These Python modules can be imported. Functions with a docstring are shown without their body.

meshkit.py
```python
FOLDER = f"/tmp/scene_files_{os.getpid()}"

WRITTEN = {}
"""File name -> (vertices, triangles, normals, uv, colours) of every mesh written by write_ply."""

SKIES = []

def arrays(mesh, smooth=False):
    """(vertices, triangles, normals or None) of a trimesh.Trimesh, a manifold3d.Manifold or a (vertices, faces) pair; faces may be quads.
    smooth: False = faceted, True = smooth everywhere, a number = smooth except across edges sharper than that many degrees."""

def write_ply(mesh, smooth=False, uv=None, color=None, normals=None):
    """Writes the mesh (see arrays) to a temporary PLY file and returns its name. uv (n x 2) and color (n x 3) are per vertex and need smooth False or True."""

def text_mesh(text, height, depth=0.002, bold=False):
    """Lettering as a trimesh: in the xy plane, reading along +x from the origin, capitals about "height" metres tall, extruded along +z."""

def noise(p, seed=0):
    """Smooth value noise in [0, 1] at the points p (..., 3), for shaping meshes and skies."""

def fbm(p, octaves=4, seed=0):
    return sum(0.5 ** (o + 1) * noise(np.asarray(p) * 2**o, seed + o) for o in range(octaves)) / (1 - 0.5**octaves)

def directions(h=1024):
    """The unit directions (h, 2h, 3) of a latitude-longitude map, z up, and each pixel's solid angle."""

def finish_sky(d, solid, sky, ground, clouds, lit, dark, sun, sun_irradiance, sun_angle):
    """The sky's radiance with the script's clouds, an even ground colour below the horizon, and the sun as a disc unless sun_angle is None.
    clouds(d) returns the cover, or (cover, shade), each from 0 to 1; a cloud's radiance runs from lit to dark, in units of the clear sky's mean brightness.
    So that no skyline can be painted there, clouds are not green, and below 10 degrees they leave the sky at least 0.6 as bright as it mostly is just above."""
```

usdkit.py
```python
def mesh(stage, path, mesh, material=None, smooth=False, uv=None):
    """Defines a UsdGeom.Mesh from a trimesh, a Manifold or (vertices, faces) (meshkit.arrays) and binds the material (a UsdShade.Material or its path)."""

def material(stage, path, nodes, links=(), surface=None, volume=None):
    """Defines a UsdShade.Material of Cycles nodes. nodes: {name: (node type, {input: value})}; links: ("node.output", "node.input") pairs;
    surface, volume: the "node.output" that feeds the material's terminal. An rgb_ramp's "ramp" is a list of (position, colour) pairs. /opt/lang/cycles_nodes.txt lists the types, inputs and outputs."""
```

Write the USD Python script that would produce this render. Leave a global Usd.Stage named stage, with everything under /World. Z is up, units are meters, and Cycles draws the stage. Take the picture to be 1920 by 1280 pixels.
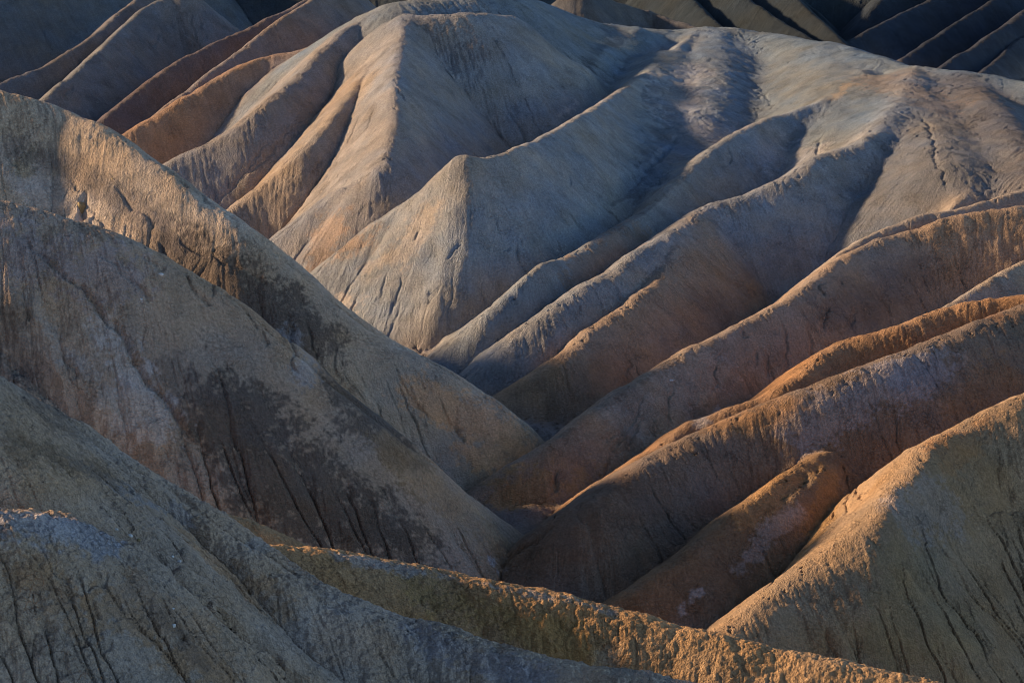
import math, time
import numpy as np
import usdkit, meshkit
from pxr import Usd, UsdGeom, UsdLux, UsdShade, Gf, Sdf, Vt
from scipy import ndimage
from scipy.interpolate import PchipInterpolator

T0 = time.time()
stage = Usd.Stage.CreateInMemory()
UsdGeom.SetStageUpAxis(stage, 'Z')
UsdGeom.Xform.Define(stage, '/World')
UsdGeom.Scope.Define(stage, '/World/Looks')

# ------------------------------------------------------------------ camera, sky, sun, exposure
CAM_Z, PITCH, HALF = 100.0, math.radians(16.0), math.tan(math.radians(12.0))
cam = UsdGeom.Camera.Define(stage, '/World/camera')
cam.AddTranslateOp().Set(Gf.Vec3d(0, 0, CAM_Z))
cam.AddRotateXOp().Set(90.0 - 16.0)
cam.CreateHorizontalApertureAttr(36.0)
cam.CreateVerticalApertureAttr(36.0 * 682 / 1024)
cam.CreateFocalLengthAttr(18.0 / HALF)
cam.CreateClippingRangeAttr(Gf.Vec2f(1.0, 20000.0))
cam.CreateExposureAttr(1.62)

SUN_ELEV, SUN_AZ = math.radians(20.0), math.radians(-80.0)     # azimuth = atan2(x, y) of the direction towards the sun
SKY_STRENGTH, SUN_INTENSITY, SUN_ANGLE = 0.065, 1.20, 4.0
dome = UsdLux.DomeLight.Define(stage, '/World/sky')
sky_mat = usdkit.material(stage, '/World/Looks/sky_light', {
    'sky': ('sky_texture', {'sky_type': 'single_scattering', 'sun_disc': False, 'sun_elevation': SUN_ELEV, 'sun_rotation': SUN_AZ,
                            'altitude': 200.0, 'air_density': 1.0, 'aerosol_density': 1.0, 'ozone_density': 4.2}),
    'bg': ('background_shader', {'strength': SKY_STRENGTH})}, [('sky.color', 'bg.color')], surface='bg.background')
UsdShade.MaterialBindingAPI.Apply(dome.GetPrim()).Bind(sky_mat)
sun = UsdLux.DistantLight.Define(stage, '/World/sun')
sun.CreateNormalizeAttr(True)
sun.CreateIntensityAttr(SUN_INTENSITY)
sun.CreateAngleAttr(SUN_ANGLE)
sun.CreateColorAttr(Gf.Vec3f(1.0, 0.76, 0.50))
sd = Gf.Vec3d(math.sin(SUN_AZ) * math.cos(SUN_ELEV), math.cos(SUN_AZ) * math.cos(SUN_ELEV), math.sin(SUN_ELEV))
sun.AddOrientOp().Set(Gf.Quatf(Gf.Rotation(Gf.Vec3d(0, 0, 1), sd).GetQuat()))

# ------------------------------------------------------------------ the ridges: crest lines, each point a direction in the photograph's pixels and a height in metres
F = 960.0 / HALF
CP, SP = math.cos(PITCH), math.sin(PITCH)
def at(u, v, z):
    dx, dy = (u - 960.0) / F, (640.0 - v) / F
    d = np.array([dx, CP + dy * SP, -SP + dy * CP])
    return np.array([0, 0, CAM_Z]) + d * ((z - CAM_Z) / d[2])

RIDGES = []
def ss(x, a, b):
    t = min(max((x - a) / (b - a), 0), 1); return t * t * (3 - 2 * t)
def ridge(key, pts, m=0.9, mb=None, w=0.8, k=0.12):
    if key[0] in 'RPAMSTQ' and key not in ('R1b', 'R1c'):                                     # the divide on the right stands lower and farther back
        pts = [(u, v, z * (1 - .4 * ss(u, 870, 1300))) for u, v, z in pts]
    q = np.array([at(*x) for x in pts])
    t = np.concatenate([[0], np.cumsum(np.hypot(*np.diff(q[:, :2], axis=0).T))])
    n = max(6, int(t[-1] / 2.2))
    RIDGES.append(dict(key=key, px=pts, p=PchipInterpolator(t, q)(np.linspace(0, t[-1], n)), m=m, mb=m if mb is None else mb, w=w, k=k))

# right-hand spurs running down to the wash
ridge('R2', [(870,925,0),(930,890,1.5),(1030,830,5),(1150,740,10),(1300,650,14),(1480,560,18),(1600,470,22),(1700,430,24),(1920,380,28),(2200,330,32)], w=1.4)
ridge('R2b', [(1560,490,20),(1650,432,22.5),(1780,395,25),(1920,358,27),(2150,320,30)])
ridge('R2c', [(1780,395,24),(1850,350,25.5),(1920,328,27),(2150,280,30)])
ridge('R3', [(919,757,.3),(993,705,3.5),(1063,662,6.5),(1110,618,8.5),(1194,558,12.5),(1255,480,17),(1310,397,22)], w=1.5)
ridge('R4', [(862,715,.3),(925,665,3.5),(1009,598,8),(1127,517,14),(1261,430,20.5),(1310,395,22),(1480,330,27),(1540,290,30),(1620,260,31.5),(1650,235,33),(1680,200,34.5),(1700,165,35.5),(1720,120,36)], w=2.2, k=1.0)
ridge('R5', [(801,680,.3),(848,642,3),(936,574,7.5),(1020,504,12),(1144,433,17),(1190,408,19),(1280,325,24),(1360,262,28),(1440,222,30),(1550,188,31.5),(1570,160,33),(1620,130,35)], w=1.3)
ridge('R1', [(940,1065,.2),(1000,1020,4),(1100,940,9.5),(1200,870,13.5),(1280,832,16),(1400,775,19),(1500,735,21.5),(1650,680,24.5),(1800,620,27),(1920,570,29),(2150,500,33)], w=2.6)
ridge('R15', [(1050,965,1),(1150,890,5),(1230,840,8.5),(1300,790,11.5),(1390,760,14),(1480,718,16.5),(1580,640,20),(1680,610,22),(1800,570,24.5),(1920,552,26),(2100,530,28)], w=1.5)
ridge('R17', [(1770,578,19),(1850,530,22),(1920,488,24.5),(2100,420,28)])
ridge('R1b', [(1150,1125,1.9),(1240,1065,4.1),(1330,1000,5.8),(1400,940,7.4),(1480,885,8.1),(1550,846,8.3)], m=.95, w=1.2, k=2.0)
ridge('R1c', [(1220,1165,-.2),(1300,1110,1.9),(1380,1030,3.9),(1440,960,6.2),(1500,915,7.2),(1560,865,7.6)], m=1.0, w=.8, k=.8)
ridge('R0', [(1250,1250,5.5),(1350,1190,8),(1500,1075,12.5),(1600,1000,16),(1700,890,20),(1730,850,21.7),(1800,800,24),(1920,740,27),(2150,640,32)], m=.98, mb=1.0, w=2.6)
# left-hand hills
ridge('L1', [(1060,850,0),(1030,832,1.5),(960,782,5),(830,690,11),(690,612,16.5),(600,545,21),(450,420,29),(300,310,35),(200,245,38.5),(90,200,41),(0,172,43),(-250,80,48)], m=1.0, mb=1.05, w=1.8)
ridge('L2', [(990,1000,.5),(870,925,6.5),(760,840,13),(640,740,19.5),(520,640,25.5),(400,545,31),(280,470,35.5),(150,420,38.5),(0,378,41),(-250,300,45)], m=1.0, mb=1.05, w=1.8)
ridge('L3', [(-200,600,54),(0,715,47),(110,780,43.5),(200,838,41),(320,910,38),(400,968,36),(480,1020,34),(560,1072,32),(640,1108,30.5),(750,1152,28.5),(900,1195,27),(1050,1235,26),(1250,1275,25),(1500,1330,23)], m=.95, w=2)
ridge('L3b', [(-150,925,46),(0,950,45),(90,958,44),(180,985,42.3),(330,1085,37.5),(450,1200,33),(600,1320,28.5)], m=1.05, w=3)
ridge('F', [(330,985,29),(400,1003,28),(470,1018,27),(640,1032,25),(850,1070,22),(1000,1100,20.5),(1140,1135,19),(1350,1195,17),(1550,1240,15.5),(1720,1280,14.5),(1980,1345,13)], w=2)
ridge('F0', [(380,960,24),(450,972,22.5),(520,998,20.5),(570,1030,18)])
# the middle hills
ridge('P0', [(740,0,33),(800,-8,33),(900,-15,33),(1000,-5,31.5),(1050,15,31),(1110,35,31),(1160,42,31.5)], m=.72, mb=.6, w=3)
ridge('P', [(1150,42,31.3),(1200,48,32),(1350,50,33),(1540,80,34),(1700,120,36),(1920,150,36),(2150,170,38)], m=.58, mb=.6, w=5)
ridge('P3', [(1560,88,34.2),(1610,150,34.2),(1655,220,32.4)], m=.55, w=8, k=3)
ridge('P4', [(1705,140,35.8),(1755,225,33.4),(1785,300,30.6)], m=.6, w=7, k=3)
ridge('A3', [(1245,95,31.8),(1195,190,26.6),(1140,290,20.6)], m=.75, w=5, k=3)
ridge('P2', [(1800,140,36),(1860,195,35),(1905,260,32.5),(1945,315,30)], m=.75, w=5, k=3)
ridge('A', [(1340,60,33),(1335,130,30.4),(1315,200,26.8),(1265,270,22.8),(1190,340,19)], m=.72, w=7, k=3.5)
ridge('M1', [(600,510,5.5),(700,420,12.5),(780,365,17),(872,306,22),(976,275,24),(1043,242,26),(1144,183,28),(1178,158,29),(1260,100,31),(1300,60,33)], w=1.1, k=1.2)
ridge('M0', [(510,450,6.5),(580,395,11),(640,352,14.5),(705,330,17),(738,235,22),(742,130,27),(760,30,32)], w=1.6)
ridge('M0t', [(755,32,32),(850,26,32.3),(950,32,31.2)], w=4, k=2)
ridge('M0c', [(430,393,8),(500,335,12),(580,270,17),(690,130,25),(765,30,32)], w=1.2)
ridge('M0l', [(200,370,7),(300,315,11),(400,262,15),(480,210,19),(560,140,23),(640,60,28),(740,0,32)], w=1.6)
ridge('U1', [(120,310,5),(215,262,9),(350,180,15),(480,112,20),(640,65,24),(720,20,27)], w=1.2)
ridge('U2', [(200,270,6.5),(312,200,11),(420,118,17),(580,0,26),(640,-40,28)])
ridge('U3', [(60,290,2),(168,238,6),(302,134,14),(437,64,19),(571,0,24),(620,-30,26)])
ridge('U4', [(-30,260,4),(67,198,9),(185,94,16),(272,13,21),(296,0,22),(340,-30,25)])
ridge('U5', [(-100,200,7),(0,158,10),(84,124,12),(188,54,17),(252,0,20),(310,-40,23)])
ridge('U6', [(-250,-60,25),(0,-90,25),(100,-100,25),(300,-120,25)])
# beyond the middle hills
ridge('Q1', [(1080,-25,30),(1154,0,28),(1211,20,26),(1280,44,24),(1400,90,19)])
ridge('S1', [(1230,-60,24),(1280,-20,20),(1340,40,12),(1400,90,4)])
ridge('S2', [(1340,-50,25),(1390,-10,20),(1450,30,15),(1530,80,8)])
ridge('S3', [(1430,-70,27),(1470,-25,22),(1560,60,11),(1600,100,5)])
ridge('B', [(250,-60,15),(600,-50,14),(900,-40,13),(1150,-40,12),(1400,-32,12),(1560,-28,11),(1700,-40,13),(2050,-60,15)])
ridge('B2', [(1440,-38,12),(1530,20,6),(1560,60,1)])
ridge('B3', [(1690,-50,14),(1640,10,8),(1590,70,1)])
ridge('T1', [(1570,88,6),(1660,40,12),(1760,-10,18),(1850,-50,24)])
ridge('T2', [(1690,110,4),(1790,45,13),(1880,-10,20),(1960,-60,26)])
ridge('T3', [(1740,140,4),(1850,70,12),(1950,0,20)])
ridge('T4', [(1830,145,3),(1920,65,10.5),(2050,-30,20)])
ridge('W', [(-300,-95,10),(400,-95,12),(900,-90,10),(1400,-98,12),(2300,-95,10)], w=4)

# ------------------------------------------------------------------ height field on a fan of rows and columns, so that near ground gets finer cells than far ground
AMAX, Y0, Y1 = 0.255, 125.0, 860.0
B0, B1 = math.log(Y0), math.log(Y1)
def fan(nb, na):
    Y, A = np.meshgrid(np.exp(np.linspace(B0, B1, nb)), np.linspace(-AMAX, AMAX, na), indexing='ij')
    return Y * A, Y
def fan_index(x, y, nb, na):
    return (np.log(np.maximum(y, 1)) - B0) / (B1 - B0) * (nb - 1), (x / y + AMAX) / (2 * AMAX) * (na - 1)

def crest_field(r, X, Y):
    """height of ridge r's own surface, the run along its crest and the distance from it, at the points X, Y (flat arrays)"""
    P = r['p']; best = np.full(X.shape, 1e18); Z = np.zeros(X.shape); S = np.zeros(X.shape); QX = np.zeros(X.shape); QY = np.zeros(X.shape)
    s0 = 0.0; mm = max(r['m'], r['mb'])
    for i in range(len(P) - 1):
        p, q = P[i], P[i + 1]; e = q[:2] - p[:2]; L = math.hypot(*e)
        g = min(max((q[2] - p[2]) / L, -.95 * mm), .95 * mm)
        off = np.abs((X - p[0]) * e[1] - (Y - p[1]) * e[0]) / L                       # the foot lies uphill of the nearest point: slopes fall away evenly from a sloping crest
        t = np.clip(((X - p[0]) * e[0] + (Y - p[1]) * e[1]) / (L * L) + off * g / math.sqrt(mm * mm - g * g) / L, 0, 1)
        cx, cy = p[0] + t * e[0], p[1] + t * e[1]
        z = p[2] + t * (q[2] - p[2])
        score = np.hypot(X - cx, Y - cy) * mm - z
        k = score < best
        best = np.where(k, score, best); Z = np.where(k, z, Z); S = np.where(k, s0 + t * L, S); QX = np.where(k, cx, QX); QY = np.where(k, cy, QY)
        s0 += L
    D = np.hypot(X - QX, Y - QY)
    c = np.clip((QY - Y) / np.maximum(D, 1e-6) * 1.5, -1, 1) * .5 + .5       # 1 = the camera's side
    m = r['mb'] + (r['m'] - r['mb']) * c
    return Z - m * (np.sqrt(D * D + r['w'] ** 2) - r['w']), S, D


def smax(a, b, k):
    return np.maximum(a, b) + np.maximum(k - np.abs(a - b), 0) ** 2 / (4 * k)

def macro(nb, na, near=None):
    """heights and owners; near: per ridge the cells of a coarser grid that the ridge can reach"""
    X, Y = fan(nb, na)
    H = -0.8 - 14 * np.clip((X - 24) / 24, 0, 1) * np.clip((262 - Y) / 30, 0, 1); OWN = np.full(X.shape, -1, np.int16); reach_list = []
    for i, r in enumerate(RIDGES):
        if near is None:
            reach = (r['p'][:, 2].max() + 2) / min(r['m'], r['mb']) + r['w'] * 2
            lo, hi = r['p'].min(0) - reach, r['p'].max(0) + reach
            k = np.nonzero((X > lo[0]) & (X < hi[0]) & (Y > lo[1]) & (Y < hi[1]))
        else:
            k = np.nonzero(near[i])
        h = crest_field(r, X[k], Y[k])[0]
        if near is None:
            reach_list.append((k, h))
        up = h > H[k]
        H[k] = smax(H[k], h, r['k'])
        OWN[k[0][up], k[1][up]] = i
    return X, Y, H, OWN, reach_list

NB0, NA0 = 900, 300
_, _, H0, _, reached = macro(NB0, NA0)
NBM, NAM = 1800, 500
near = []
rows = np.clip(np.round(np.linspace(0, NB0 - 1, NBM)).astype(int), 0, NB0 - 1); cols = np.clip(np.round(np.linspace(0, NA0 - 1, NAM)).astype(int), 0, NA0 - 1)
for (k, h), r in zip(reached, RIDGES):
    g = np.zeros((NB0, NA0), bool); g[k] = h > H0[k] - r['k'] - .4
    near.append(ndimage.binary_dilation(g, iterations=3))
XM, YM, HM, OWNM, _ = macro(NBM, NAM, [g[np.ix_(rows, cols)] for g in near])
print('macro', time.time() - T0)

def sample(G, x, y, order=1):
    i, j = fan_index(x, y, *G.shape)
    return ndimage.map_coordinates(G, [i, j], order=order, mode='nearest')

def hit(uv, G):
    """where the lines of sight through the pixels uv meet the ground"""
    uv = np.asarray(uv, float)
    dx, dy = (uv[:, 0] - 960) / F, (640 - uv[:, 1]) / F
    d = np.stack([dx, CP + dy * SP, -SP + dy * CP], 1)
    t = np.exp(np.linspace(math.log(128.), math.log(850.), 2600))[None, :] / d[:, 1:2]
    x, y, z = d[:, 0:1] * t, d[:, 1:2] * t, CAM_Z + d[:, 2:3] * t
    below = z < sample(G, x, y)
    k = np.where(below.any(1), below.argmax(1), t.shape[1] - 1)
    n = np.arange(len(uv))
    return np.stack([x[n, k], y[n, k], z[n, k]], 1)

# ------------------------------------------------------------------ runoff: drops run down the slopes, and where many pass they cut rills
rng = np.random.default_rng(7)
def fb(x, y, z, scale, octaves=3, seed=0):
    return meshkit.fbm(np.stack([x, y, z], -1) / scale, octaves, seed)
da = 2 * AMAX / (NAM - 1); db = (B1 - B0) / (NBM - 1)
rough = (fb(XM, YM, HM * 0, 5.0, 3, 3) - .5) * 1.1 + (fb(XM, YM, HM * 0, 1.3, 2, 9) - .5) * .55
def runoff(G, YG, drops, steps):
    nb, na = G.shape
    pi, pj = rng.uniform(2, nb - 3, drops), rng.uniform(2, na - 3, drops)
    gi = (ndimage.sobel(G, 0) / (8 * (B1 - B0) / (nb - 1) * YG)).ravel(); gj = (ndimage.sobel(G, 1) / (8 * 2 * AMAX / (na - 1) * YG)).ravel()
    acc = np.zeros(G.size, np.float64); vi = np.zeros(drops); vj = np.zeros(drops)
    for _ in range(steps):
        n = np.rint(pi).astype(np.int32) * na + np.rint(pj).astype(np.int32)
        acc += np.bincount(n, minlength=G.size)
        vi = .35 * vi - gi[n]; vj = .35 * vj - gj[n]
        L = np.hypot(vi, vj)
        q = .95 / np.maximum(L, 1e-6) * (L > .12)
        pi = np.clip(pi + vi * q, 1, nb - 2); pj = np.clip(pj + vj * q, 1, na - 2)
    return acc.reshape(G.shape) / drops * G.size
ACC = runoff(HM + rough, YM, 160000, 90)
patchy = np.clip((fb(XM, YM, HM, 14.0, 2, 15) - .34) * 3.2, .12, 1)           # some slopes are scored, others almost smooth
LA = np.log1p(np.minimum(ACC, 4000) / 60.0)
RILL = ndimage.gaussian_filter(LA, .7) * .10 * patchy + ndimage.gaussian_filter(LA, 2.2) * .30 + ndimage.gaussian_filter(LA, 5.0) * .55
print('runoff', time.time() - T0)

# ------------------------------------------------------------------ full grid
NB, NA = 2601, 1001
rows = np.clip(np.round(np.linspace(0, NB0 - 1, NB)).astype(int), 0, NB0 - 1); cols = np.clip(np.round(np.linspace(0, NA0 - 1, NA)).astype(int), 0, NA0 - 1)
X, Y, H, OWN, _ = macro(NB, NA, [g[np.ix_(rows, cols)] for g in near])
print('full', time.time() - T0)
def up(G, order=1):
    return ndimage.zoom(G, (NB / G.shape[0], NA / G.shape[1]), order=order, grid_mode=False)
SOFT = np.ones(len(RIDGES) + 1, np.float32)
for n_, r in enumerate(RIDGES):
    if r['key'] in ('P', 'P0', 'P2', 'P3', 'P4', 'A', 'A3'):
        SOFT[n_] = .3                                         # the divide is smooth
soft = ndimage.gaussian_filter(SOFT[OWN], 8)
smooth_ = np.clip((soft - .3) / .6, 0, 1)
H = H * smooth_ + ndimage.gaussian_filter(H, (9, 5)) * (1 - smooth_)
H = H + up(rough) * .42 * soft - up(RILL) * (.4 + .6 * soft) + (fb(X, Y, H * 0, 9.0, 3, 62) - .5) * 1.1
wig = (fb(X, Y, H * 0, 1.7, 3, 61) - .5) * 1.2
ACC2 = runoff(H + wig, Y, 330000, 110)
thin = np.clip(np.log1p(np.minimum(ACC2, 4000) / 90.0) - .3, 0, 2.6)
scored = np.clip((fb(X, Y, H, 9.0, 2, 16) - .36) * 3.5, .25, 1)
H = H + wig * .10 - (thin * .10 + thin * thin * .085) * scored * soft
# fine grain drawn out down the slopes
HS = ndimage.gaussian_filter(H, 2.0)
vi = -ndimage.sobel(HS, 0) / ((B1 - B0) / (NB - 1) * Y); vj = -ndimage.sobel(HS, 1) / (2 * AMAX / (NA - 1) * Y)
L = np.maximum(np.hypot(vi, vj), 1e-6); vi = (vi / L).astype(np.float32).ravel(); vj = (vj / L).astype(np.float32).ravel()
W0 = rng.normal(size=NB * NA).astype(np.float32)
GRAIN = W0.copy()
I0, J0 = [g.astype(np.float32).ravel() for g in np.meshgrid(np.arange(NB), np.arange(NA), indexing='ij')]
for sgn in (1, -1):
    pi, pj = I0.copy(), J0.copy(); n = np.arange(NB * NA)
    for k in range(9):
        pi += sgn * vi[n]; pj += sgn * vj[n]
        np.clip(pi, 0, NB - 1, out=pi); np.clip(pj, 0, NA - 1, out=pj)
        n = np.rint(pi).astype(np.int32) * NA + np.rint(pj).astype(np.int32)
        GRAIN += W0[n]
GRAIN = (GRAIN / math.sqrt(19)).reshape(NB, NA)
GRAIN = np.clip(GRAIN, -2.5, 2.5)
H = H + ndimage.gaussian_filter(GRAIN, .5) * .045 * np.sqrt(Y / 300) * (.4 + .6 * scored)
print('fine runoff', time.time() - T0)

# cracks and gullies that the photograph shows, each followed along its course (pixels of the photograph, met with the ground)
RIBS = [(2.2, 4.0, [(868,335),(872,400),(862,480),(840,560),(815,620)]), (1.3, 3.5, [(1750,880),(1700,970),(1650,1080),(1600,1200)]), (1.0, 2.2, [(1040,500),(996,531),(942,591),(890,660)]),
        (1.4, 3.0, [(1204,62),(1150,105),(1110,145),(1075,195)]), (1.0, 2.5, [(420,560),(560,660),(690,760)])]
for lift, width, pts in RIBS:
    P = hit(pts, HM); best = np.full(X.shape, 1e9)
    for n in range(len(P) - 1):
        e = P[n + 1, :2] - P[n, :2]; t = np.clip(((X - P[n, 0]) * e[0] + (Y - P[n, 1]) * e[1]) / (e @ e + 1e-9), 0, 1)
        best = np.minimum(best, np.hypot(X - P[n, 0] - t * e[0], Y - P[n, 1] - t * e[1]))
    H += lift * np.exp(-(best / width) ** 2)
CRACKS = []
def cracks(u0, v0, depth, width, *lines):
    for l in lines:
        CRACKS.append((np.array([(u0 + x * .33596, v0 + y * .33596) for x, y in l]), depth, width))

cracks(0, 0, .35, .55, [(1050,40),(1075,90),(1060,150),(1100,220),(1120,280)], [(1120,60),(1130,150),(1160,230)], [(1000,150),(1040,180),(1090,220)], [(1280,80),(1300,150)], [(1240,20),(1270,90)], [(760,230),(755,300),(780,340)], [(890,140),(870,220),(840,290)], [(240,130),(250,210),(310,310)], [(380,50),(420,130),(450,190)], [(420,470),(340,570)],
       [(1000,1000),(1050,1060)], [(1110,1050),(1140,1130)], [(1190,1030),(1215,1100)], [(1250,970),(1280,1060),(1220,1120)], [(1520,770),(1380,930),(1260,1080)], [(1640,700),(1500,850),(1350,1000)], [(1900,740),(1850,880),(1760,1000),(1680,1100),(1600,1180)], [(1790,860),(1740,960)], [(1300,630),(1320,700)], [(1020,930),(1040,1010)])
cracks(0, 0, .4, .6, [(240,1150),(320,1165),(420,1165)], [(390,960),(440,1020),(480,1100),(520,1130),(560,1230),(600,1270)], [(640,1050),(700,1120),(800,1200),(930,1280)], [(20,840),(60,890),(120,890)])
cracks(0, 0, 1.3, 1.5, [(440,1060),(455,1110),(465,1160),(470,1200),(472,1230)])
cracks(640, 0, .8, 2.0, [(1905,730),(1700,940),(1550,1050),(1420,1150)])
cracks(640, 0, .3, .5, [(860,230),(840,210)], [(1270,950),(1260,1000)], [(1100,760),(1130,800)], [(120,600),(60,720),(20,800)], [(180,590),(150,690),(60,780)], [(300,480),(340,560)], [(760,940),(830,1000),(920,1090)], [(1700,1040),(1660,1130)], [(1800,940),(1760,1040)])
cracks(1280, 0, .3, .8, [(380,440),(440,500),(490,560),(540,610)], [(1300,660),(1380,740),(1410,840),(1430,920),(1470,1000),(1490,1090)])
cracks(1280, 0, .35, .6, [(770,740),(760,800),(740,870)], [(270,830),(260,920)], [(540,940),(550,970)], [(1180,620),(1300,660)], [(1330,640),(1370,700),(1380,740)], [(1020,960),(1010,1010)])
cracks(0, 430, .7, .7, [(50,10),(160,80),(260,150),(350,230),(420,280),(520,360),(600,470),(700,590),(760,680),(800,780),(900,900),(980,1020),(1060,1130),(1160,1270)])
cracks(0, 430, .4, .5, [(510,90),(570,150),(700,250),(760,310),(830,360)], [(990,200),(1060,300),(1130,380),(1190,440)], [(1140,190),(1120,260),(1160,330)], [(1170,300),(1170,380)], [(890,60),(940,130),(930,220)], [(760,130),(870,180),(930,240)], [(1640,520),(1610,620),(1640,740),(1680,810)], [(1700,490),(1740,600),(1760,700),(1800,830)], [(1870,640),(1880,760),(1900,850)], [(1440,540),(1470,620)], [(980,0),(1060,80),(1160,140),(1280,190),(1440,280),(1500,330)], [(150,400),(180,500)], [(340,620),(400,730),(410,800)], [(1380,480),(1410,560)], [(1550,560),(1600,680)], [(1250,330),(1290,450)], [(640,20),(680,90)])
cracks(0, 430, 1.6, 2.6, [(-40,590),(0,620),(100,690),(250,830),(400,960),(500,1060),(600,1110),(700,1180),(780,1260),(900,1330)])
cracks(640, 430, .35, .5, [(430,0),(400,70)], [(280,230),(230,330),(180,420)], [(330,240),(320,340),(290,480)], [(480,390),(520,420)], [(540,390),(500,480)], [(980,80),(1000,200),(1040,260)], [(1560,640),(1600,740),(1620,860)], [(1710,890),(1660,980),(1600,1070),(1540,1160),(1490,1250)], [(1840,860),(1830,1000),(1850,1100)], [(1560,1080),(1440,1160)], [(1750,1070),(1740,1120)], [(290,750),(330,850),(400,950),(480,1050)], [(600,1060),(680,1180)], [(590,230),(690,160)], [(760,300),(800,380),(850,430)], [(890,110),(960,120)], [(1640,990),(1560,1080),(1500,1180)], [(1690,1010),(1610,1130),(1560,1230)])
cracks(1280, 430, .35, .5, [(560,530),(580,620),(570,780)], [(690,520),(715,690)], [(805,400),(790,570)], [(955,400),(950,550)], [(480,680),(460,830)], [(390,650),(410,760)], [(770,270),(780,380)], [(190,740),(170,900)], [(650,430),(680,480)], [(880,260),(900,310)], [(1130,380),(1160,460)], [(330,560),(350,600)], [(80,1010),(70,1050)])
cracks(0, 850, 1.0, 1.5, [(-20,240),(200,290),(350,320),(520,370),(640,430),(750,480),(860,530),(960,590),(1050,680),(1160,760),(1250,840),(1350,920),(1450,1000),(1560,1100),(1700,1200),(1830,1270),(2000,1380)])
cracks(0, 850, 1.5, .5, [(-20,240),(200,290),(350,320),(520,370),(640,430),(750,480),(860,530),(960,590),(1050,680),(1160,760),(1250,840),(1350,920),(1450,1000),(1560,1100),(1700,1200),(1830,1270),(2000,1380)])
cracks(0, 850, .3, .4, [(850,690),(900,780),(960,880),(1000,980),(1080,1070)], [(1080,440),(1150,490)], [(1230,620),(1330,690),(1420,760),(1500,830)], [(400,1120),(390,1230)], [(540,800),(520,900)], [(600,600),(540,690),(510,780)], [(370,660),(400,690)], [(480,950),(440,1050)], [(1680,720),(1800,800),(1900,850)], [(700,620),(760,700)], [(240,890),(300,1000)], [(1100,760),(1250,900)], [(1500,640),(1640,700)], [(900,930),(1040,1030)], [(120,480),(180,560)], [(620,1010),(560,1120)])
cracks(640, 850, .22, .3, [(570,740),(660,750),(720,790)], [(870,950),(940,890),(1000,920)], [(960,770),(990,840),(960,880)], [(1200,900),(1260,960),(1310,980)], [(1660,1040),(1630,1190)], [(450,770),(430,830)], [(0,770),(80,730)], [(750,930),(770,970)], [(1330,850),(1300,950)], [(1120,1080),(1180,1130)], [(1550,930),(1570,1010)])
cracks(640, 850, .35, .5, [(1230,70),(1150,220)], [(1500,0),(1430,130)], [(1210,100),(1180,200)])
cracks(1280, 850, .4, .5, [(930,90),(940,150),(990,210),(1050,250)], [(1350,440),(1430,520),(1500,600),(1560,680),(1620,770)], [(1650,270),(1700,290),(1850,290),(1905,280)], [(790,990),(780,1060),(740,1110)], [(840,310),(850,370)], [(900,60),(930,120)], [(480,600),(500,740)], [(930,210),(910,340)])

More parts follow.
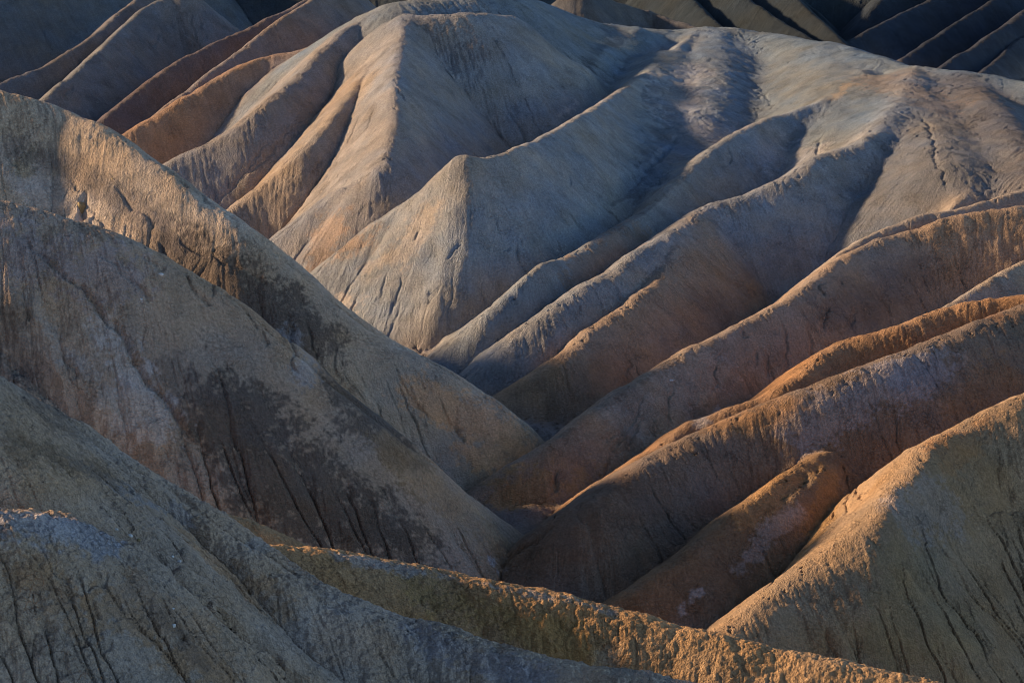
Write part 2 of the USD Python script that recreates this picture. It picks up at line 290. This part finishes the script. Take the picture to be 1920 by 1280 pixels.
for uv, depth, width in CRACKS:
    P = hit(uv, HM)
    keep = np.concatenate([[True], np.linalg.norm(np.diff(P, axis=0), axis=1) < 40])
    P = P[keep]
    if len(P) < 2:
        continue
    R = width * 3 + 1.5
    i0, j0 = fan_index(P[:, 0], P[:, 1], NB, NA)
    ym = P[:, 1].min(); pi_, pj_ = R / (ym * (B1 - B0) / (NB - 1)), R / (ym * 2 * AMAX / (NA - 1))
    a0, a1, c0, c1 = int(max(i0.min() - pi_, 0)), int(min(i0.max() + pi_, NB)), int(max(j0.min() - pj_, 0)), int(min(j0.max() + pj_, NA))
    if a1 - a0 < 2 or c1 - c0 < 2:
        continue
    x, y = X[a0:a1, c0:c1], Y[a0:a1, c0:c1]
    wx = x + (fb(x, y, y * 0, 1.6, 2, 21) - .5) * 1.6; wy = y + (fb(x, y, y * 0 + 9, 1.6, 2, 22) - .5) * 1.6
    best = np.full(x.shape, 1e9); T = np.zeros(x.shape)
    for n in range(len(P) - 1):
        e = P[n + 1, :2] - P[n, :2]; t = np.clip(((wx - P[n, 0]) * e[0] + (wy - P[n, 1]) * e[1]) / (e @ e + 1e-9), 0, 1)
        d = np.hypot(wx - P[n, 0] - t * e[0], wy - P[n, 1] - t * e[1]); k = d < best
        best[k] = d[k]; T[k] = ((n + t) / (len(P) - 1))[k]
    taper = np.clip(np.minimum(T * 4 + .1, (1 - T) * 5 + .05), 0, 1)
    prof = np.maximum(1 - best / (width * (.45 + .55 * T)), 0) ** 1.3 + .25 * np.exp(-(best / (width * 2)) ** 2)
    H[a0:a1, c0:c1] -= depth * 1.1 * prof * taper
print('cracks', time.time() - T0)

Z0 = H.copy()
# clods and crust
near_w = np.clip(260 / Y, .35, 1.6)
clod = np.abs(fb(X, Y, H, 1.1, 3, 31) - .5) * 2
crust = np.clip((fb(X, Y, H, 6.0, 3, 34) - .35) * 3.0, .15, 1)
H += (fb(X, Y, H, 2.4, 3, 30) - .5) * .30 + (clod * .14 + (fb(X, Y, H, .45, 2, 33) - .5) * .15) * crust + (np.abs(fb(X, Y, H, .7, 2, 35) - .5) * .52 - fb(X, Y, H, .28, 2, 36) * .16) * np.clip((235 - Y) / 50, 0, 1)
print('detail', time.time() - T0)

# ------------------------------------------------------------------ soils: each ridge its own clay, with beds, stains, salt and some painted light and shade where the photograph shows them
TAN, GREY, ORANGE, BROWN, GOLD, OLIVE, DARK, PALE, SLATE, BLACKISH = (.33,.28,.225), (.30,.285,.265), (.36,.215,.135), (.25,.185,.135), (.36,.225,.115), (.30,.215,.125), (.125,.10,.085), (.44,.40,.36), (.155,.16,.165), (.05,.055,.065)
SOIL_AND_SHADE = dict(R2=(.31,.24,.18), R2b=TAN, R2c=TAN, R3=(.31,.235,.17), R4=(.24,.245,.245), R5=(.245,.255,.255), R5b=TAN, R1=(.19,.145,.11), R15=(.31,.195,.115), R17=TAN, R1b=(.215,.15,.095), R1c=(.23,.17,.115),
            R0=(.33,.235,.15), R0n=OLIVE, L1=(.45,.365,.275), L2=(.385,.30,.225), L3=(.40,.325,.255), L3b=(.39,.315,.245), F=(.40,.265,.15), F0=(.33,.24,.14), P0=(.19,.21,.22), P=(.165,.195,.215), P3=(.17,.19,.20), P4=(.16,.165,.17), A3=(.19,.22,.235), P2=(.13,.125,.125), A=(.17,.20,.23), A2=(.23,.245,.245), C1=(.34,.30,.25),  # P2 is darkened to stand in for shade on its slope
            M1=(.275,.278,.27), M1n=(.33,.295,.25), M0=(.27,.255,.24), M0t=(.255,.255,.25), M0c=(.29,.25,.21), M0l=(.265,.245,.225), U1=(.33,.225,.155), U2=(.22,.185,.16), U3=(.15,.12,.11), U4=(.18,.18,.175), U5=(.16,.145,.135), U6=(.13,.135,.135), Q1=(.11,.105,.10),
            S1=(.022,.028,.031), S2=(.02,.026,.03), S3=(.02,.025,.028), T1=(.032,.037,.047), T2=(.026,.03,.038), T3=(.034,.038,.048), T4=(.04,.043,.05), W=(.04,.045,.05), B=(.045,.055,.06), B2=(.04,.048,.052), B3=(.03,.036,.042))  # dark far soils, with the gloom over the far slopes mixed in
C = np.empty(H.shape + (3,), np.float32)
C[:] = (.24, .20, .17)
BASE = np.array([SOIL_AND_SHADE[r['key']] for r in RIDGES] + [(.24, .20, .17)], np.float32)
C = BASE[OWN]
C = ndimage.gaussian_filter(C, (8, 8, 0))
n1 = fb(X, Y, H, 7.0, 4, 41); n2 = fb(X, Y, H, 1.4, 3, 42); n3 = fb(X, Y, H, .35, 2, 43)
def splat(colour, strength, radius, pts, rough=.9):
    """a stain, a bed of another soil, or light and shade put into the colour, along the points (pixels of the photograph met with the ground), radius in metres"""
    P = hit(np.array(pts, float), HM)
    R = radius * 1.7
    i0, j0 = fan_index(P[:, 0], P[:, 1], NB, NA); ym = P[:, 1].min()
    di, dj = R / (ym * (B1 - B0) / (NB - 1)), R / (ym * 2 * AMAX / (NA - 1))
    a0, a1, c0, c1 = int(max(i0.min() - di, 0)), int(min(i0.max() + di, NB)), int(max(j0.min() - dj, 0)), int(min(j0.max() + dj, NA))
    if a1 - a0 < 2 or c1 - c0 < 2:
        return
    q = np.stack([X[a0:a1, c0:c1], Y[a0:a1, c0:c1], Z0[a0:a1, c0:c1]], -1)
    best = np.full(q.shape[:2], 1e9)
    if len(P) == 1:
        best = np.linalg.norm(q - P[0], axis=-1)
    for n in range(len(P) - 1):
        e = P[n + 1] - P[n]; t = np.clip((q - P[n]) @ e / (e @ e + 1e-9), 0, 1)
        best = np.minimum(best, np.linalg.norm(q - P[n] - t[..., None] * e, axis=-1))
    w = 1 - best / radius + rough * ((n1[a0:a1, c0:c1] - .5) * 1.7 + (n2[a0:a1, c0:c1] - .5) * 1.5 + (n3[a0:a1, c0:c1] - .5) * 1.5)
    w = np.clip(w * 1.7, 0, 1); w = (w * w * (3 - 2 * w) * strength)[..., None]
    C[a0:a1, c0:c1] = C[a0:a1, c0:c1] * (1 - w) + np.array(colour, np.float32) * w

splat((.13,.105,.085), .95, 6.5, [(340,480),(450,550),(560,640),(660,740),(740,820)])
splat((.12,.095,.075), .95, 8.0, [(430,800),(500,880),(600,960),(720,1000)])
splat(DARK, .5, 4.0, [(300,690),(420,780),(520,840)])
splat(PALE, .45, 4.0, [(20,300),(120,370),(240,420)])
splat((.54,.45,.35), .7, 3.0, [(380,380),(520,470),(640,560),(740,640)])
splat((.58,.365,.22), .95, 4.5, [(800,740),(880,790),(970,830),(900,860)])  # golden glow of the hill toe put into the colour
splat((.36,.25,.15), .5, 4.0, [(740,850),(850,940),(920,1000)])
splat((.50,.46,.42), .6, 3.0, [(200,620),(250,700),(300,800)])
splat((.27,.24,.25), .5, 5.0, [(40,470),(200,520)])
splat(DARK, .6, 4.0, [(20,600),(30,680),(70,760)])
splat((.36,.36,.36), .55, 2.0, [(545,640),(570,700)])
splat(DARK, .35, 5.0, [(1480,470),(1420,540),(1330,600)])
splat(DARK, .5, 5.0, [(1720,500),(1640,560),(1560,590)])
splat((.22,.15,.10), .6, 4.0, [(1200,440),(1140,480),(1080,530)])
splat((.22,.15,.10), .5, 5.0, [(1150,690),(1080,730),(1040,780)])
splat((.38,.33,.27), .5, 5.0, [(1330,690),(1250,760),(1180,800)])
splat((.32,.21,.10), .6, 4.0, [(1100,900),(1020,920),(960,930)])
splat((.40,.34,.27), .6, 3.0, [(690,500),(760,470),(800,400)])
splat((.36,.24,.15), .5, 5.0, [(620,420),(600,480),(660,460)])
splat((.38,.32,.25), .35, 3.0, [(690,150),(600,260),(500,340)])
splat(DARK, .3, 4.0, [(800,60),(860,110),(930,90)])
splat(GOLD, .6, 2.2, [(1480,890),(1440,940),(1400,970)])
splat(PALE, .5, 1.4, [(1500,960),(1440,1000),(1390,1060)])
splat((.50,.52,.56), .9, .9, [(928,1045),(940,1062)])
splat((.15,.105,.075), .8, 5.0, [(1010,1030),(1080,980),(1180,920)])  # shade on the ridge nose, painted dark brown
splat((.15,.105,.075), .7, 2.5, [(1160,1090),(1280,1010),(1340,960)])  # deep shade of the cleft painted onto the flank
splat(PALE, .8, 0.8, [(1310,1110),(1280,1140)])
splat((.33,.20,.09), .6, 2.5, [(1560,900),(1540,980),(1480,1060)])
splat((.26,.19,.11), .6, 7.0, [(1700,1090),(1680,1180),(1760,1150)])
splat((.36,.35,.36), .3, 3.5, [(1760,940),(1700,980)])  # skylight on the ridge top, painted in
splat((.33,.19,.10), .6, 3.0, [(1850,790),(1760,860)])
splat((.28,.16,.09), .6, 3.0, [(1860,590),(1700,640),(1600,690)])
splat((.35,.34,.36), .4, 4.0, [(1500,790),(1640,730),(1760,690)])  # lilac skylight along the broad top, put into the colour
splat((.24,.15,.08), .5, 3.5, [(1880,700),(1800,760)])
splat((.34,.20,.10), .5, 2.5, [(1330,800),(1390,790),(1480,760)])
splat((.40,.38,.36), .6, 1.3, [(1310,795),(1350,770)])
splat((.36,.27,.17), .4, 2.0, [(1590,160),(1560,185)])  # sunlit hump painted paler and warmer
splat((.22,.17,.13), .4, 7.0, [(1640,150),(1760,200)])
splat(SLATE, .5, 6.0, [(1850,270),(1800,330)])  # painted shade on the slope beyond the knob
splat((.34,.34,.345), .5, 6.0, [(1300,130),(1250,200),(1500,300)])
splat(PALE, .5, 1.2, [(1050,215),(1080,200)])
splat((.35,.30,.25), .6, 2.5, [(1120,80),(1180,90)])  # sunlit patch on the left of the crest, painted pale
splat((.30,.20,.08), .5, 3.0, [(800,1100),(950,1150),(1080,1200)])
splat((.40,.35,.27), .5, 1.5, [(1140,1230),(1180,1260),(850,1180)])
splat((.36,.345,.33), .6, 1.0, [(480,1022),(640,1040),(850,1078),(1140,1140)])  # lit edge of the foreground ridge painted along its crest
splat((.34,.215,.12), .6, 1.6, [(200,1140),(330,1230),(420,1270)], 1.6)
splat((.33,.215,.13), .6, 1.4, [(360,1000),(420,1060),(520,1130)], 1.6)
splat((.32,.20,.115), .5, 1.2, [(60,1060),(120,1120),(160,1200)], 1.6)
splat((.27,.275,.29), .6, 1.3, [(160,870),(250,920),(330,960)], 1.6)  # bluish skylight on the hill top, laid on as colour
splat((.38,.345,.30), .6, 1.4, [(60,560),(110,640),(170,700),(240,790)], 1.3)
splat((.16,.12,.085), .6, 2.0, [(20,820),(100,850),(200,880)])
splat((.34,.36,.40), .7, 2.2, [(0,960),(100,975),(180,1005)])  # top of the hump painted with blue skylight
splat((.32,.21,.13), .45, 3.0, [(250,1120),(330,1180),(400,1230)])
splat((.14,.10,.075), .5, .9, [(310,1150),(340,1200),(380,1240)])
splat((.36,.24,.15), .4, 2.0, [(640,1200),(720,1210)])
splat((.26,.26,.28), .5, 2.0, [(800,1200),(900,1230),(1000,1260)])  # skylight on the lower crest painted bluish
splat((.34,.27,.16), .6, 1.5, [(60,280),(40,320)])
splat((.14,.115,.10), .6, 2.5, [(30,270),(130,310),(260,390),(330,450)])

wash = np.clip(np.log1p(ACC2 / 90.0) - .4, 0, 2)
C *= (1 + .05 * GRAIN - .05 * wash * (n1 > .5) + .05 * wash * (n1 <= .5))[..., None]
C *= (0.58 + .36 * n1 + .30 * n2 + .18 * n3)[..., None] * np.array([1.0, 1.0, 1.0], np.float32)
tint = (fb(X, Y, H, 11.0, 3, 44) - .5)[..., None]
C *= 1 + tint * np.array([.30, 0.03, -.32], np.float32)
tint = (fb(X, Y, H, 3.2, 3, 45) - .5)[..., None]
C *= 1 + tint * np.array([.17, 0.02, -.19], np.float32)
lum = C.mean(-1, keepdims=True)
C = lum + (C - lum) * np.where(C[..., :1] > C[..., 2:], 1.2, 1.35) * np.array([1, 1, 1], np.float32)
C = C * .78 * np.array([1.07, .975, .93], np.float32)
C = np.clip(C, .012, .75)
print('colour', time.time() - T0)


# ------------------------------------------------------------------ the ground as ridges, spurs and hills; cells the photograph's side never sees are left four times coarser
TILE, STEP = 20, 5
elev = (H - CAM_Z) / Y
top = np.maximum.accumulate(elev, 0)
depth = Y * CP + (CAM_Z - H) * SP
U = 960 + F * X / depth; Vp = 640 - F * ((H - CAM_Z) * CP + Y * SP) / depth
seen = (elev > top - .006) & (U > -60) & (U < 1980) & (Vp > -60) & (Vp < 1340)
cells = seen[:-1, :-1].reshape((NB - 1) // TILE, TILE, (NA - 1) // TILE, TILE).any((1, 3))
coarse = ~cells
for ti, tj in zip(*np.nonzero(coarse)):                    # make the rims of the coarse tiles straight between their corners, so that both sides meet
    i0, j0 = ti * TILE, tj * TILE
    for i in (i0, i0 + TILE):
        H[i, j0:j0 + TILE + 1] = np.interp(np.arange(TILE + 1), np.arange(0, TILE + 1, STEP), H[i, j0:j0 + TILE + 1:STEP])
    for j in (j0, j0 + TILE):
        y = Y[i0:i0 + TILE + 1, j]; H[i0:i0 + TILE + 1, j] = np.interp(y, y[::STEP], H[i0:i0 + TILE + 1:STEP, j])
PT = np.stack([X, Y, H], -1)
ti_, tj_ = np.gradient(PT, axis=0), np.gradient(PT, axis=1)
NRM = np.cross(tj_, ti_); NRM /= np.linalg.norm(NRM, axis=-1, keepdims=True)
NRM[NRM[..., 2] < 0] *= -1
ids = np.arange(NB * NA).reshape(NB, NA)
fine_cell = np.repeat(np.repeat(cells, TILE, 0), TILE, 1)
fi, fj = np.nonzero(fine_cell)
Q = [np.stack([ids[fi, fj], ids[fi, fj + 1], ids[fi + 1, fj + 1], ids[fi + 1, fj]], 1)]; QO = [OWN[fi, fj]]
cg = np.repeat(np.repeat(coarse, TILE // STEP, 0), TILE // STEP, 1)
ci, cj = np.nonzero(cg); ci, cj = ci * STEP, cj * STEP
Q.append(np.stack([ids[ci, cj], ids[ci, cj + STEP], ids[ci + STEP, cj + STEP], ids[ci + STEP, cj]], 1)); QO.append(OWN[ci, cj])
Q = np.vstack(Q); QO = np.concatenate(QO)
print('quads', len(Q))

soil = usdkit.material(stage, '/World/Looks/badland_clay', {
    'geo': ('geometry', {}),
    'col': ('attribute', {'attribute': 'soil'}),
    'n1': ('noise_texture', {'scale': 3.0, 'detail': 6.0, 'roughness': .72}),
    'n2': ('noise_texture', {'scale': 9.0, 'detail': 4.0, 'roughness': .75}),
    'v': ('voronoi_texture', {'scale': 4.5, 'feature': 'f1', 'detail': 1.0}),
    'r1': ('map_range', {'from_min': .3, 'from_max': .7, 'to_min': .66, 'to_max': 1.3}),
    'r2': ('map_range', {'from_min': .3, 'from_max': .7, 'to_min': .66, 'to_max': 1.28}),
    'n3': ('noise_texture', {'scale': .16, 'detail': 4.0, 'roughness': .6}),
    'rough_where': ('map_range', {'from_min': .36, 'from_max': .64, 'to_min': .85, 'to_max': 1.3, 'clamp': True}),
    'warp': ('vector_math', {'math_type': 'multiply_add', 'vector2': (.5, .5, .5)}),
    'mud': ('voronoi_texture', {'scale': 1.5, 'feature': 'distance_to_edge'}),
    'edge': ('map_range', {'from_min': 0.0, 'from_max': .07, 'to_min': -.55, 'to_max': 0.0, 'clamp': True}),
    'crack_where': ('map_range', {'from_min': .46, 'from_max': .6, 'to_min': 0.0, 'to_max': 1.0, 'clamp': True}),
    'h3': ('math', {'math_type': 'multiply_add'}),
    'n4': ('noise_texture', {'scale': .3, 'detail': 3.0, 'roughness': .6}),
    'mul': ('math', {'math_type': 'multiply'}),
    'scale': ('vector_math', {'math_type': 'scale'}),
    'h1': ('math', {'math_type': 'multiply_add', 'value2': .6}),
    'h2': ('math', {'math_type': 'multiply_add', 'value2': .5}),
    'bump': ('bump', {'strength': 1.0, 'distance': .30, 'filter_width': .25}),
    'p': ('principled_bsdf', {'roughness': .8, 'specular_ior_level': .12, 'diffuse_roughness': .5}),
}, [('geo.position', 'n1.vector'), ('geo.position', 'n2.vector'), ('geo.position', 'v.vector'),
    ('n1.fac', 'r1.value'), ('n2.fac', 'r2.value'), ('r1.result', 'mul.value1'), ('r2.result', 'mul.value2'),
    ('col.vector', 'scale.vector1'), ('mul.value', 'scale.scale'), ('scale.vector', 'p.base_color'),
    ('n2.fac', 'h1.value1'), ('n1.fac', 'h1.value3'), ('v.distance', 'h2.value1'), ('h1.value', 'h2.value3'), ('geo.position', 'n3.vector'), ('geo.position', 'n4.vector'), ('n3.fac', 'rough_where.value'), ('rough_where.result', 'bump.strength'),
    ('n1.color', 'warp.vector1'), ('geo.position', 'warp.vector3'), ('warp.vector', 'mud.vector'), ('mud.distance', 'edge.value'), ('n4.fac', 'crack_where.value'),
    ('edge.result', 'h3.value1'), ('crack_where.result', 'h3.value2'), ('h2.value', 'h3.value3'), ('h3.value', 'bump.height'), ('bump.normal', 'p.normal')], surface='p.BSDF')

KEY = {r['key']: i for i, r in enumerate(RIDGES)}; KEY['floor'] = -1
names = {}
def tag(prim, label, category, kind=None, group=None):
    prim.SetCustomDataByKey('label', label); prim.SetCustomDataByKey('category', category)
    if kind: prim.SetCustomDataByKey('kind', kind)
    if group: prim.SetCustomDataByKey('group', group)
def numbered(name):
    n = names.get(name, 0); names[name] = n + 1
    return name if n == 0 else '%s_%03d' % (name, n)
def ground(name, keys, label, category):
    q = Q[np.isin(QO, [KEY[k] for k in keys])]
    if not len(q):
        return
    u, inv = np.unique(q, return_inverse=True); q = inv.reshape(q.shape)
    m = UsdGeom.Mesh.Define(stage, '/World/' + numbered(name))
    m.CreatePointsAttr(Vt.Vec3fArray.FromNumpy(PT.reshape(-1, 3)[u].astype(np.float32)))
    m.CreateFaceVertexCountsAttr(Vt.IntArray.FromNumpy(np.full(len(q), 4, np.int32)))
    m.CreateFaceVertexIndicesAttr(Vt.IntArray.FromNumpy(q.astype(np.int32).ravel()))
    m.CreateSubdivisionSchemeAttr('none')
    m.CreateNormalsAttr(Vt.Vec3fArray.FromNumpy(NRM.reshape(-1, 3)[u].astype(np.float32))); m.SetNormalsInterpolation('vertex')
    UsdGeom.PrimvarsAPI(m).CreatePrimvar('soil', Sdf.ValueTypeNames.Color3fArray, 'vertex').Set(Vt.Vec3fArray.FromNumpy(C.reshape(-1, 3)[u].astype(np.float32)))
    UsdShade.MaterialBindingAPI.Apply(m.GetPrim()).Bind(soil)
    tag(m.GetPrim(), label, category, 'structure')

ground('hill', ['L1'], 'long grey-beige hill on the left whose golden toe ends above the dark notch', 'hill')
ground('hill', ['L2'], 'dark mottled brown hill on the left, in front of the long beige hill', 'hill')
ground('hill', ['L3'], 'nearest grey-brown hill along the left edge, cut by a stony gully', 'hill')
ground('hill', ['L3b'], 'rounded cracked hump in the lower left corner below the stony gully', 'hill')
ground('ridge', ['F'], 'golden ridge in the foreground sloping gently down to the right', 'ridge')
ground('hummock', ['F0'], 'small golden hummock just behind the upper end of the foreground ridge', 'hummock')
ground('ridge', ['R0'], 'big rounded ridge at the lower right with a smooth bluish top', 'ridge')
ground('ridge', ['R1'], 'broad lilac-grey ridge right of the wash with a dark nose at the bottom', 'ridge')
ground('spur', ['R1b'], 'golden-brown rough spur on the front of the broad lilac-grey ridge', 'spur')
ground('spur', ['R1c'], 'white-streaked low spur between golden-brown spur and lower right ridge', 'spur')
ground('ridge', ['R15'], 'narrow rust-brown ridge showing just behind the broad lilac-grey ridge', 'ridge')
ground('ridge', ['R17'], 'short pale crest at the right edge behind the narrow rust-brown ridge', 'ridge')
ground('ridge', ['R2'], 'long tan ridge with vertical cracks running from the right edge to the notch', 'ridge')
ground('ridge', ['R2b'], 'thin crest directly behind the upper end of the long tan ridge', 'ridge')
ground('ridge', ['R2c'], 'uppermost thin pale crest at the right edge above the long tan ridge', 'ridge')
ground('spur', ['R3'], 'brown spur with a bright crest, just behind the long tan ridge', 'spur')
ground('ridge', ['R4'], 'blue-topped rounded ridge descending from the right knoll to the valley', 'ridge')
ground('ridge', ['R5'], 'thin pale-edged ridge behind the blue-topped rounded ridge', 'ridge')
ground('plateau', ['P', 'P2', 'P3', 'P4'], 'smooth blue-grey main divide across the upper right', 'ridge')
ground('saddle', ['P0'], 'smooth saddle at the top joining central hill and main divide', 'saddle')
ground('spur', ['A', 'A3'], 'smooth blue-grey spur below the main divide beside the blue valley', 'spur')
ground('ridge', ['M1'], 'sharp-crested pale ridge in the middle with a rounded peak', 'ridge')
ground('hill', ['M0', 'M0t'], 'large central hill at the top with a lit left rib and grey right face', 'hill')
ground('spur', ['M0c'], 'slim lit rib on the left face of the large central hill', 'spur')
ground('ridge', ['M0l'], 'grey ridge on the left flank of the large central hill', 'ridge')
ground('ridge', ['U1'], 'orange-sided ridge in the upper left', 'ridge')
ground('ridge', ['U2'], 'dusky tan ridge directly behind the orange-sided ridge', 'ridge')
ground('ridge', ['U3'], 'dark narrow ridge behind the dusky tan ridge, upper left', 'ridge')
ground('ridge', ['U4'], 'wide dim grey ridge with branching cracks, upper left', 'ridge')
ground('ridge', ['U5'], 'dark brown-footed ridge left of the cracked dim grey ridge', 'ridge')
ground('hill', ['U6'], 'dim hillside filling the top left corner', 'hill')
ground('ridge', ['Q1'], 'tan-sided ridge peeping over the main divide at top centre', 'ridge')
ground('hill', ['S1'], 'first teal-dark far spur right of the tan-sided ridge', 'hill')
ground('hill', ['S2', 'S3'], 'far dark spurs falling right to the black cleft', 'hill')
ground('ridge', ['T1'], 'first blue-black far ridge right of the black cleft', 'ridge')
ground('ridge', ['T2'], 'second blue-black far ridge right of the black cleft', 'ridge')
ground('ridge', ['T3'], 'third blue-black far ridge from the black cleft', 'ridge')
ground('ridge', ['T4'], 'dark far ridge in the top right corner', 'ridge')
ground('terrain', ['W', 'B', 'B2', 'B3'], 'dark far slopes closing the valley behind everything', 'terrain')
ground('wash_floor', ['floor'], 'narrow dry floor of the wash between the hills', 'wash')

# ------------------------------------------------------------------ loose things lying on the slopes
def stone_mesh(seed, size, flat=.7, rough=.35):
    import trimesh
    m = trimesh.creation.icosphere(3, 1.0); v = np.array(m.vertices)
    r = np.random.default_rng(seed)
    for _ in range(9):                                            # a few flat broken faces
        n = r.normal(size=3); n /= np.linalg.norm(n); lim = r.uniform(.6, .9); d = v @ n
        v -= np.maximum(d - lim, 0)[:, None] * n
    v *= (1 + rough * (meshkit.fbm(v * 1.7 + seed * 3.1, 3, seed) - .5))[:, None]
    return v * np.array([r.uniform(.8, 1.2), r.uniform(.7, 1.0), flat]) * size, np.array(m.faces)
def plain(name, colour):
    return usdkit.material(stage, '/World/Looks/' + name, {'geo': ('geometry', {}), 'n': ('noise_texture', {'scale': 7.0, 'detail': 5.0, 'roughness': .7}),
        'ramp': ('rgb_ramp', {'ramp': [(.25, [c * .55 for c in colour]), (.75, [min(c * 1.3, .85) for c in colour])]}),
        'b': ('bump', {'strength': .8, 'distance': .05}), 'p': ('principled_bsdf', {'roughness': .85, 'specular_ior_level': .3})},
        [('geo.position', 'n.vector'), ('n.fac', 'ramp.fac'), ('n.fac', 'b.height'), ('ramp.color', 'p.base_color'), ('b.normal', 'p.normal')], surface='p.BSDF')
PALE_STONE, OCHRE = plain('pale_stone', (.50,.45,.41)), plain('ochre_clay', (.20,.135,.06))
def rest(name, uv, size, material, label, category, seed, flat=.7, sink=.3, group=None):
    p = hit([uv], H)[0]
    v, f = stone_mesh(seed, size, flat)
    m = usdkit.mesh(stage, '/World/' + numbered(name), (v, f), material, smooth=40)
    m.AddTranslateOp().Set(Gf.Vec3d(float(p[0]), float(p[1]), float(p[2]) + size * flat * (1 - 2 * sink)))
    tag(m.GetPrim(), label, category, None, group)
rest('mud_lump', (153,390), .62, OCHRE, 'ochre lump of clay sitting in its dark socket high on the left beige hill', 'lump', 3, 1.5, .5)
rest('stone', (302,517), 0.32, PALE_STONE, 'single white stone on the crest of the dark mottled hill', 'stone', 5)
rest('stone', (1258,714), 0.29, PALE_STONE, 'lone white stone high on the cracked face of the long tan ridge', 'stone', 6)
rest('stone', (218,994), 0.17, PALE_STONE, 'pale pinkish stone at the top of the stony gully on the nearest hill', 'stone', 7)
rest('stone', (244,1006), 0.22, PALE_STONE, 'largest pale stone in the upper stony gully on the nearest hill', 'stone', 8)
rest('stone', (260,1013), 0.18, OCHRE, 'tan stone just below the largest pale stone in the gully', 'stone', 9)
rest('stone', (323,1045), 0.18, PALE_STONE, 'pale stone halfway down the stony gully, upper of a pair', 'stone', 10)
rest('stone', (336,1053), 0.17, PALE_STONE, 'pale stone halfway down the stony gully, lower of a pair', 'stone', 11)
rest('stone', (326,1174), 0.20, PALE_STONE, 'white stone alone in the dark hollow on the lower left hump', 'stone', 12)
rest('stone', (324,1141), 0.11, PALE_STONE, 'tiny white stone above the white stone on the lower left hump', 'stone', 13)
rest('stone', (265,562), 0.19, PALE_STONE, 'small white stone at the head of the pale streaked slope on the left', 'stone', 14)
rest('stone', (211,337), 0.26, OCHRE, 'small tan stone on the pale band of the left beige hill', 'stone', 15)

print('done', time.time() - T0)
